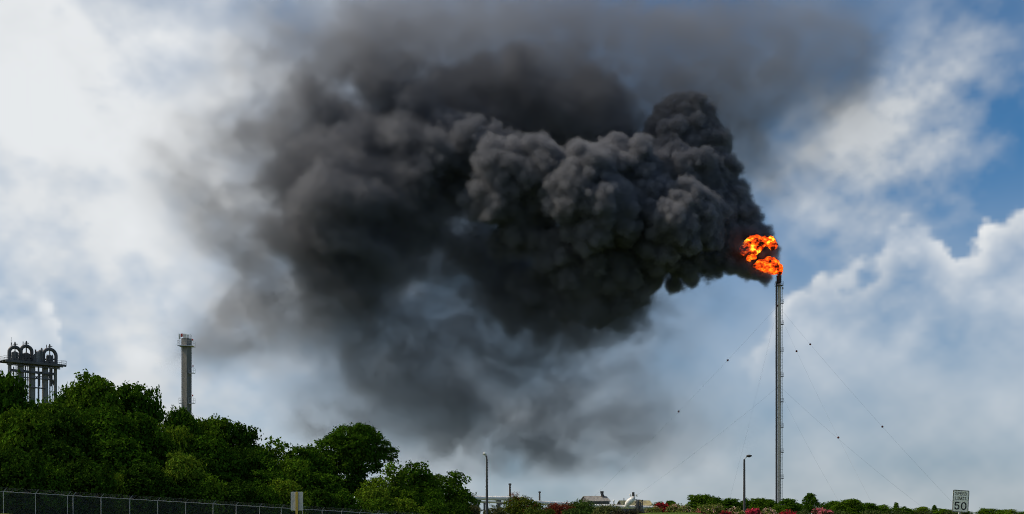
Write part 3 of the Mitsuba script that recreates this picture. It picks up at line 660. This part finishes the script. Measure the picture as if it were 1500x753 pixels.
def tree_model(seed, H, R, h0, nl, base, leaf=.40, aspect=.66, per=7, dens=12.5, spread=.22, flatness=.8, twig=True, bough=1.0):
    """One kind of tree: (crown verts, faces, colours, trunk mesh)."""
    rng = np.random.default_rng(seed); C, Dd = [], []; wood = []
    lob = lobes_of(rng, R, H, h0, nl, flatness)
    wood.append(tube([(0, 0, -1.5), (0, 0, .4), (rng.normal() * .1, rng.normal() * .1, h0 * .7 + .5), (rng.normal() * .25, rng.normal() * .25, H * .62), (0, 0, H * .88)], [.034 * H + .05, .026 * H, .022 * H, .013 * H, .02], 8))
    for c, r in lob:
        z0 = max(h0 * .5, c[2] * .55); wood.append(tube([(0, 0, z0), c * [.5, .5, 0] + [0, 0, z0 + (c[2] - z0) * .55], c], [.011 * H, .008 * H, .004 * H], 5))
        k = int(4.2 * 4 * math.pi * r * r / 3.2) + 6
        v = rng.normal(size=(k, 3)); v /= np.linalg.norm(v, axis=1, keepdims=True); v = v[(v[:, 2] > -.55)]
        bump = 1 + .34 * (meshkit.fbm(v * 2.3 + c * .7, 3, seed) - .5) * 2
        hub = c + v * (r * bump * rng.uniform(.70, 1.05, len(v)))[:, None] * [1, 1, flatness]   # boughs, each a pad of sprays
        q = int(dens / 4.2 * 1.5); o = rng.normal(size=(len(hub), q, 3)); o /= np.linalg.norm(o, axis=2, keepdims=True); o[..., 2] = np.abs(o[..., 2]) * .8 - .12; o = o + v[:, None] * .35
        C.append((hub[:, None] + o * rng.uniform(.42, .72, (len(hub), 1, 1)) * bough).reshape(-1, 3)); Dd.append((v[:, None] * .5 + o).reshape(-1, 3))
        if twig:                                # loose sprays that break the outline
            w = v[rng.random(len(v)) < .025]; w = w[w[:, 2] > 0]; C.append(c + w * (r * rng.uniform(1.05, 1.28, (len(w), 1))) * [1, 1, flatness + .12]); Dd.append(w)
    v, f, col = leaves(np.vstack(C), np.vstack(Dd), per, spread, leaf, aspect, base, rng)
    return (v, f), col, cat(wood)


G1, G2, G3, G4 = (.042, .098, .007), (.064, .128, .009), (.026, .062, .006), (.098, .165, .012)
KINDS = {'oak': [tree_model(s, 10, 4.4, 2.2, 13, b) for s, b in ((1, G1), (2, G2), (3, G1))],
         'tall': [tree_model(s, 12, 4.0, 3.0, 14, b) for s, b in ((4, G2), (5, G1))],
         'low': [tree_model(s, 6, 3.4, .2, 11, b, leaf=.32) for s, b in ((6, G1), (7, G4), (8, G2))],
         'pale': [tree_model(9, 7, 3.0, .6, 10, (.095, .16, .014), leaf=.42, aspect=.5)],
         'dark': [tree_model(10, 9, 4.4, .8, 12, G3), tree_model(11, 7, 4.2, .2, 11, G3)],
         'airy': [tree_model(12, 8, 2.8, 2.0, 8, G1, dens=8, flatness=.7), tree_model(13, 8, 2.6, 1.5, 8, G2, dens=8, flatness=.75)]}
WRITTEN = {}


def tree(kind, var, px, top_py, Y, half_px, label, category='tree', group=None, name=None, sink=0., rz=None):
    key = (kind, var)
    if key not in WRITTEN:
        (v, f), col, wood = KINDS[kind][var]; WRITTEN[key] = (mikit.ply((v, f), 'leaf', color=col), mikit.ply(wood, 'bark', smooth=40), v[:, 2].max(), np.percentile(np.abs(v[:, 0]), 97))
    crown, wood, H0, R0 = WRITTEN[key]
    p = at(px, top_py, Y); g = float(ground_z(p[0], p[1])) - sink; sz = (p[2] - g) / H0; sr = half_px / F * Y / R0
    k = thing(name or 'tree', label, category, group)
    M = T().translate([p[0], p[1], g]).rotate([0, 0, 1], rz if rz is not None else (px * 37.7) % 360).scale([sr, sr, sz])
    for part, d in (('trunk', wood), ('crown', crown)):
        used.add(f'{k}__{part}'); scene[f'{k}__{part}'] = {**d, 'to_world': M}
    return k


def fence_y(px): return 100 + 32 * px / 530


# skyline of the woods: (kind, variant, pixel x, top, metres behind the fence, half width, label)
wood_list = [
    ('oak', 0, 4, 541, 22, 42, 'leafy tree at the far left edge hiding the foot of the arched pipes'),
    ('oak', 1, 64, 580, 25, 44, 'rounded green tree directly below the refinery columns'),
    ('oak', 2, 100, 562, 30, 34, 'green tree with a pointed top right of the refinery columns'),
    ('tall', 0, 140, 539, 24, 44, 'tallest tree of the woods, halfway between refinery columns and tower'),
    ('tall', 1, 190, 556, 27, 42, 'tall tree with a broken top left of the concrete tower'),
    ('airy', 0, 220, 562, 26, 22, 'thin tree with loose sprays just left of the concrete tower'),
    ('oak', 0, 268, 593, 26, 30, 'tree crown directly at the foot of the concrete tower'),
    ('oak', 1, 312, 604, 26, 40, 'rounded tree just right of the concrete tower'),
    ('dark', 0, 352, 616, 25, 40, 'dark tree on the skyline between the tower and the thin flat-topped tree'),
    ('airy', 1, 402, 638, 26, 32, 'thin flat-topped tree with sky showing through its crown'),
    ('oak', 2, 448, 648, 22, 34, 'green tree on the skyline just left of the big domed tree'),
    ('low', 0, 380, 652, 16, 40, 'bushy tree below the thin flat-topped tree'),
]
for kd, vr, px, tp, dy, hw, lab in wood_list:
    tree(kd, vr, px, tp, fence_y(px) + dy, hw, lab, group=None)
# the big domed tree stands clear of its neighbours: its right limb leaves a window of sky beneath it
DT = thing('domed_tree', 'big domed tree with a window of sky under its right limb', 'tree')
rng_ = np.random.default_rng(44); dY = fence_y(512) + 26; m_ = dY / F
dl = [(490, 664, 30, 0), (520, 652, 34, -2), (548, 660, 26, 1), (505, 645, 20, 1), (535, 640, 18, -1), (476, 682, 24, 1), (505, 690, 30, -2), (535, 684, 22, -2), (560, 672, 16, 0), (500, 712, 34, -2), (475, 716, 28, 0), (520, 725, 26, -1)]
C_, D_ = [], []
for qx, qy, r, o in dl:
    c = at(qx, qy, dY); c[1] += o; r *= m_; n_ = int(15 * 4 * math.pi * r * r / 3.2); v = rng_.normal(size=(n_, 3)); v /= np.linalg.norm(v, axis=1, keepdims=True); v = v[v[:, 2] > -.6][:len(v) // 4]
    hub = c + v * (r * (1 + .34 * (meshkit.fbm(v * 2.3 + c, 3, 9) - .5) * 2) * rng_.uniform(.7, 1.03, len(v)))[:, None] * [1, 1, .72]; o = rng_.normal(size=(len(hub), 4, 3)); o /= np.linalg.norm(o, axis=2, keepdims=True); o[..., 2] = np.abs(o[..., 2]) * .8 - .12; o = o + v[:, None] * .35
    C_.append((hub[:, None] + o * .55).reshape(-1, 3)); D_.append((v[:, None] * .5 + o).reshape(-1, 3))
v, f, col = leaves(np.vstack(C_), np.vstack(D_), 7, .22, .38, .66, G1, rng_)
base_ = at(508, 757, dY); g_ = float(ground_z(base_[0], base_[1]))
obj('trunk', cat([tube([(base_[0], dY, g_ - .5), at(510, 715, dY), at(518, 690, dY), at(522, 668, dY), at(520, 640, dY)], [.42, .34, .26, .16, .04], 8), tube([at(516, 700, dY), at(540, 690, dY), at(562, 678, dY), at(574, 675, dY)], [.18, .13, .08, .03], 6), tube([at(514, 700, dY), at(495, 684, dY), at(478, 684, dY)], [.18, .12, .05], 6), tube([at(518, 690, dY), at(505, 668, dY), at(495, 655, dY)], [.16, .1, .04], 6)]), 'bark', DT, smooth=40)
obj('crown', (v, f), 'leaf', DT, smooth=False, color=col)
tree('airy', 0, 604, 674, fence_y(604) + 20, 26, 'slim leafy tree standing clear right of the big domed tree', rz=30)
tree('airy', 1, 582, 675, fence_y(583) + 14, 31, 'leafy tree below the right edge of the big domed tree')
tree('oak', 1, 628, 690, fence_y(628) + 20, 26, 'small tree on the falling skyline, third from the right end of the woods')
tree('airy', 0, 656, 688, fence_y(656) + 22, 28, 'loose crowned tree with gaps near the right end of the woods', rz=110)
tree('low', 2, 676, 712, fence_y(676) + 20, 22, 'last tree of the woods at their right end')
mid = ['left of the refinery columns, upper row', 'below the gap right of the refinery columns', 'below the tallest tree', 'below the tree with the broken top', 'left of and below the concrete tower', 'below the rounded tree right of the concrete tower', 'below the dark skyline tree',
       'right of the bushy tree below the flat-topped tree', 'below the left edge of the big domed tree', 'below the window of sky', 'below the slim leafy tree', 'below the loose crowned tree', 'in the lower row under the refinery columns', 'in the lower row under the tallest tree', 'in the lower row under the yellow-green shrub', 'directly above the back of the grey road sign']
for n_mid, (kd, vr, px, tp, dy, hw) in enumerate((('oak', 1, 30, 592, 15, 46), ('dark', 0, 96, 596, 15, 44), ('oak', 2, 150, 588, 15, 44), ('tall', 1, 205, 600, 15, 42), ('low', 1, 250, 618, 15, 40), ('oak', 0, 300, 636, 15, 42), ('dark', 1, 345, 648, 15, 40),
                               ('low', 2, 425, 664, 14, 36), ('oak', 2, 470, 690, 13, 34), ('low', 1, 548, 696, 13, 32), ('oak', 1, 590, 708, 12, 30), ('low', 0, 632, 712, 12, 28), ('dark', 1, 80, 640, 11, 46), ('oak', 0, 175, 636, 11, 44), ('dark', 0, 280, 662, 11, 42), ('oak', 2, 390, 684, 11, 36))):
    tree(kd, vr, px, tp, fence_y(px) + dy, hw, 'dense thicket tree ' + mid[n_mid], group='trees inside the thicket', sink=.6)
ORD = 'leftmost,second,third,fourth,fifth,sixth,seventh,eighth,ninth,tenth,eleventh,twelfth,thirteenth,fourteenth,fifteenth,rightmost'.split(',')
for n_b, (kd, vr, px, tp, dy, hw) in enumerate((('dark', 1, 15, 650, 5, 44), ('low', 0, 70, 676, 4.5, 40), ('dark', 1, 120, 668, 4.5, 42), ('low', 1, 165, 690, 4.5, 30), ('dark', 0, 210, 676, 4.5, 42), ('dark', 1, 255, 692, 4.5, 36), ('low', 2, 300, 690, 4.5, 36), ('dark', 1, 345, 700, 4.5, 36),
                               ('low', 0, 388, 706, 4.5, 30), ('low', 1, 420, 700, 5, 30), ('dark', 1, 462, 712, 5, 32), ('low', 0, 505, 714, 5, 32), ('low', 2, 548, 726, 5, 28), ('low', 1, 592, 728, 5, 28), ('low', 0, 636, 728, 6, 26), ('dark', 1, 664, 732, 8, 24))):
    tree(kd, vr, px, tp, fence_y(px) + dy, hw, f'{ORD[n_b]} low dark bush in the row just behind the wire fence' if n_b in (0, 15) else f'{ORD[n_b]} low bush from the left in the row just behind the wire fence', 'bush', 'bushes behind the fence', 'bush', sink=1.3)
tree('pale', 0, 268, 658, fence_y(268) + 6, 32, 'bright yellow-green shrub in the woods below the concrete tower', 'shrub', None, 'shrub')
tree('pale', 0, 552, 712, fence_y(552) + 7, 24, 'light green shrub low in the woods under the big domed tree', 'shrub', None, 'shrub', rz=200)

ug = np.random.default_rng(91); t_ = ug.uniform(-8, 60, 5200); q_ = FA + FD * t_[:, None] + FN * ug.uniform(3.5, 9, (5200, 1)); zg = ground_z(q_[:, 0], q_[:, 1]); h_ = ug.uniform(0, 1, 5200) ** 1.3 * (1.3 + 1.6 * meshkit.noise(np.stack([t_ / 2.5, t_ * 0, t_ * 0], -1)))
v, f, col = leaves(np.column_stack([q_, zg + h_]), np.tile([0, -.4, .6], (5200, 1)), 7, .25, .36, .6, G3, ug)
one('undergrowth', (v, f), 'leaf', 'dark tangled undergrowth behind the wire fence', 'undergrowth', smooth=False, color=col); labels['undergrowth']['kind'] = 'stuff'

# bushes and oleanders in front of the pipelines, each its own thing
def bush(px, top, half, Y, base, label, category='bush', name='bush', bloom=None, seed=0, leaf=.26, group=None, nb=130):
    rng = np.random.default_rng(500 + seed); p = at(px, top, Y); g = float(ground_z(p[0], p[1])); H = p[2] - g; R = half / F * Y; k = thing(name, label, category, group)
    lob = [(np.array([rng.uniform(-.62, .62) * R, rng.uniform(-.5, .5) * R, H * rng.uniform(.30, .80)]), min(R * rng.uniform(.34, .5), H * .45)) for _ in range(9)] + [(np.array([0, 0, H * .68]), min(R * .6, H * .34))]
    C, Dd = [], []
    for c, r in lob:
        c = c.copy(); c[2] = min(c[2], H - r * .9); n = int(16 * 4 * math.pi * r * r / 3.2) + 40; v = rng.normal(size=(n, 3)); v /= np.linalg.norm(v, axis=1, keepdims=True)
        C.append(c + v * r * rng.uniform(.6, 1.08, (n, 1)) * [1, 1, .95]); Dd.append(v)
    C, Dd = np.vstack(C), np.vstack(Dd); keep = C[:, 2] > .05; C, Dd = C[keep] + [p[0], Y, g], Dd[keep]
    v, f, col = leaves(C, Dd, 6, .15, leaf, .45, base, rng, .45, .35)
    obj('stem', cat([tube([(p[0] + .1 * math.cos(a), Y + .1 * math.sin(a), g - .2), (p[0] + R * .25 * math.cos(a), Y + R * .25 * math.sin(a), g + H * .4), (p[0] + R * .5 * math.cos(a), Y + R * .5 * math.sin(a), g + H * .75)], [.05, .04, .015], 5) for a in np.arange(5) * 1.256]), 'bark', k)
    obj('foliage', (v, f), 'leaf', k, smooth=False, color=col)
    if bloom is not None:
        top_ = C[(C[:, 2] > g + H * .45) & (C[:, 1] < Y + R * .3)]; top_ = top_[rng.integers(0, len(top_), int(nb * .7))]
        v, f, col = leaves(top_ + [0, -.06, .1], np.tile([0, -.5, .8], (len(top_), 1)), 8, .12, .17, .9, bloom, rng, .3, .5); obj('blossom', (v, f), 'petal', k, smooth=False, color=col)
    return k


OL = (.12, .15, .035)
RED, PINK, ROSE, CREAM, RUST = (.38, .015, .035), (.62, .16, .2), (.55, .05, .10), (.62, .42, .36), (.20, .035, .02)
bl = [(692, 741, 18, 150, (.07, .075, .03), 'brownish scrub bush at the right end of the woods', None, 0), (722, 741, 24, 140, (.075, .085, .03), 'olive scrub bush around the foot of the left street lamp', None, 0),
      (768, 728, 34, 132, (.065, .09, .012), 'large olive green bush with reddish top in front of the white pipes', (.14, .045, .025), 60), (815, 738, 30, 140, (.13, .035, .02), 'dark red leaved bush in front of the long white pipe', RUST, 240),
      (848, 733, 26, 150, (.055, .10, .02), 'bright green bush below the grey gabled shed', None, 0), (884, 741, 28, 135, (.10, .12, .04), 'pale leaved bush in front of the white pipe', None, 0), (840, 746, 24, 120, (.05, .09, .02), 'low green bush between the red bush and the pale bush', None, 0), (790, 745, 22, 122, (.06, .09, .015), 'low green bush below the long white pipe', None, 0), (915, 749, 24, 125, (.035, .035, .02), 'low dark bush below the bent white duct', None, 0), (935, 748, 16, 140, (.05, .05, .03), 'dry dark shrub beside the steel framing', None, 0),
      (960, 737, 13, 128, OL, 'pale green oleander left of the crimson one', CREAM, 25), (972, 733, 15, 135, (.09, .03, .02), 'crimson flowering oleander right of the bent white duct', RED, 420), (992, 736, 17, 130, OL, 'oleander with salmon pink blossom right of the crimson one', CREAM, 120),
      (1004, 740, 20, 124, OL, 'pale green oleander behind the grassy rise', CREAM, 40), (1022, 743, 16, 122, OL, 'oleander with a few pink blossoms above the right end of the grassy rise', PINK, 50), (1046, 739, 22, 128, OL, 'broad pale green oleander left of the right street lamp', CREAM, 40),
      (1062, 746, 10, 118, (.08, .04, .03), 'small dark red oleander left of the right street lamp', RED, 150), (1076, 742, 18, 126, OL, 'green oleander around the foot of the right street lamp', CREAM, 60), (1102, 744, 13, 122, (.10, .06, .03), 'bright rose flowering oleander right of the right street lamp', ROSE, 330),
      (1126, 745, 18, 124, OL, 'pale green oleander before the foot of the flare stack', CREAM, 60), (1154, 748, 16, 122, (.09, .05, .03), 'red flowering oleander right of the flare stack', RED, 260), (1178, 747, 16, 126, (.07, .10, .03), 'green oleander below the upright dark tree', None, 0), (1206, 744, 14, 122, (.1, .07, .04), 'pink flowering oleander between the upright dark tree and the rounded tree', PINK, 300),
      (1236, 747, 20, 128, (.06, .09, .025), 'low green oleander before the rounded tree', None, 0), (1272, 748, 20, 126, (.06, .085, .025), 'low green oleander right of the rounded tree', None, 0), (1312, 749, 22, 128, (.05, .075, .022), 'low green oleander below the thin pointed tree', None, 0), (1352, 750, 24, 130, (.05, .07, .022), 'low green oleander left of the speed limit sign', None, 0), (1398, 751, 24, 130, (.05, .07, .022), 'low green oleander directly behind the speed limit sign', None, 0)]
for i, (px, tp, hw, Y, base, lab, bloom, nb) in enumerate(bl):
    ol = 'oleander' in lab
    bush(px, tp, hw, Y, base, lab, 'oleander' if ol else 'bush', 'oleander' if ol else 'bush', bloom, i, nb=nb, group='oleanders along the road' if ol else None)
# bare twigs with rusty leaves above the pipes
k = thing('bare_tree', 'small rusty bare tree beside the dark wooden pole', 'tree'); rg = np.random.default_rng(77); b0 = at(752, 757, 190); tw = [tube([b0, at(752.5, 738, 190), at(753.5, 728, 190)], [.12, .08, .03], 6)]; cs = []
for i in range(14):
    a0 = at(752.6 + rg.uniform(-.5, .8), rg.uniform(729, 737), 190); e0 = at(753 + rg.uniform(-5, 6), rg.uniform(721, 732), 190 + rg.uniform(-1, 1)); tw.append(tube([a0, (a0 + e0) / 2 + rg.normal(size=3) * .1, e0], [.04, .025, .01], 4)); cs.append(e0)
obj('trunk', cat(tw), 'bark', k); v, f, col = leaves(np.array(cs), np.tile([0, 0, 1.0], (14, 1)), 9, .25, .26, .5, (.16, .05, .03), rg); obj('foliage', (v, f), 'leaf', k, smooth=False, color=col)

# the far tree line on the right: (kind, variant, pixel x, top, distance, half width, label)
far = [('low', 0, 870, 738, 330, 22, 'distant dark tree between the long white pipe and the grey gabled shed'), ('low', 2, 965, 733.5, 420, 10, 'distant dark tree right of the tan roofed shed'), ('oak', 0, 983, 732.5, 420, 10, 'second distant dark tree right of the tan roofed shed'),
       ('oak', 1, 1024, 722.5, 330, 21, 'large dark tree in the far tree line left of the right street lamp'), ('oak', 0, 1044, 727, 340, 16, 'dark tree adjoining the large dark tree on its right side'), ('tall', 0, 1056, 731, 350, 12, 'lower dark tree midway from the large dark tree to the right street lamp'),
       ('oak', 2, 1071, 728.5, 335, 16, 'dark tree just left of the right street lamp'), ('low', 0, 1092, 728.5, 340, 16, 'dark tree directly behind the right street lamp'), ('oak', 1, 1110, 728, 330, 14, 'green tree halfway between the right street lamp and the flare stack'),
       ('oak', 0, 1126, 730.5, 345, 15, 'dark tree just left of the foot of the flare stack'), ('low', 2, 1142, 738, 300, 14, 'low tree hiding the foot of the flare stack'), ('oak', 2, 1156, 729, 330, 15, 'dark tree just right of the flare stack'), ('tall', 1, 1172, 737, 340, 12, 'lower tree left of the upright dark tree'),
       ('tall', 1, 1187, 721.0, 300, 11.5, 'upright dark tree rising above the far tree line right of the flare stack'), ('low', 0, 1208, 735, 340, 16, 'low dark tree just right of the upright dark tree'), ('oak', 0, 1224, 733, 350, 13, 'dark tree left of the rounded tree'), ('oak', 1, 1246, 729.5, 280, 22, 'rounded green tree between the flare stack and the speed limit sign'),
       ('oak', 2, 1272, 735.5, 340, 15, 'dark tree just right of the rounded tree'), ('low', 2, 1292, 738, 350, 17, 'low tree second to the right of the rounded tree'), ('tall', 0, 1313, 734.5, 360, 4.2, 'thin pointed tree in the far tree line'), ('low', 0, 1325, 741, 350, 18, 'low dark tree right of the thin pointed tree'),
       ('low', 1, 1349, 741.5, 350, 17, 'low green tree between the thin pointed tree and the small pointed tree'), ('tall', 1, 1369, 739, 360, 4.2, 'small pointed tree left of the speed limit sign'), ('low', 2, 1382, 744, 350, 18, 'low tree reaching to the left edge of the speed limit sign'), ('low', 0, 1412, 746, 350, 18, 'low tree behind the speed limit sign'),
       ('low', 2, 1448, 743.5, 330, 20, 'low rounded tree right of the speed limit sign'), ('low', 1, 1474, 745.5, 340, 18, 'last low tree at the right before the edge'), ('low', 0, 1505, 748, 350, 22, 'lowest tree at the far right edge')]
for kd, vr, px, tp, Y, hw, lab in far:
    tree(kd, vr, px, tp, Y, hw, lab, group=None)
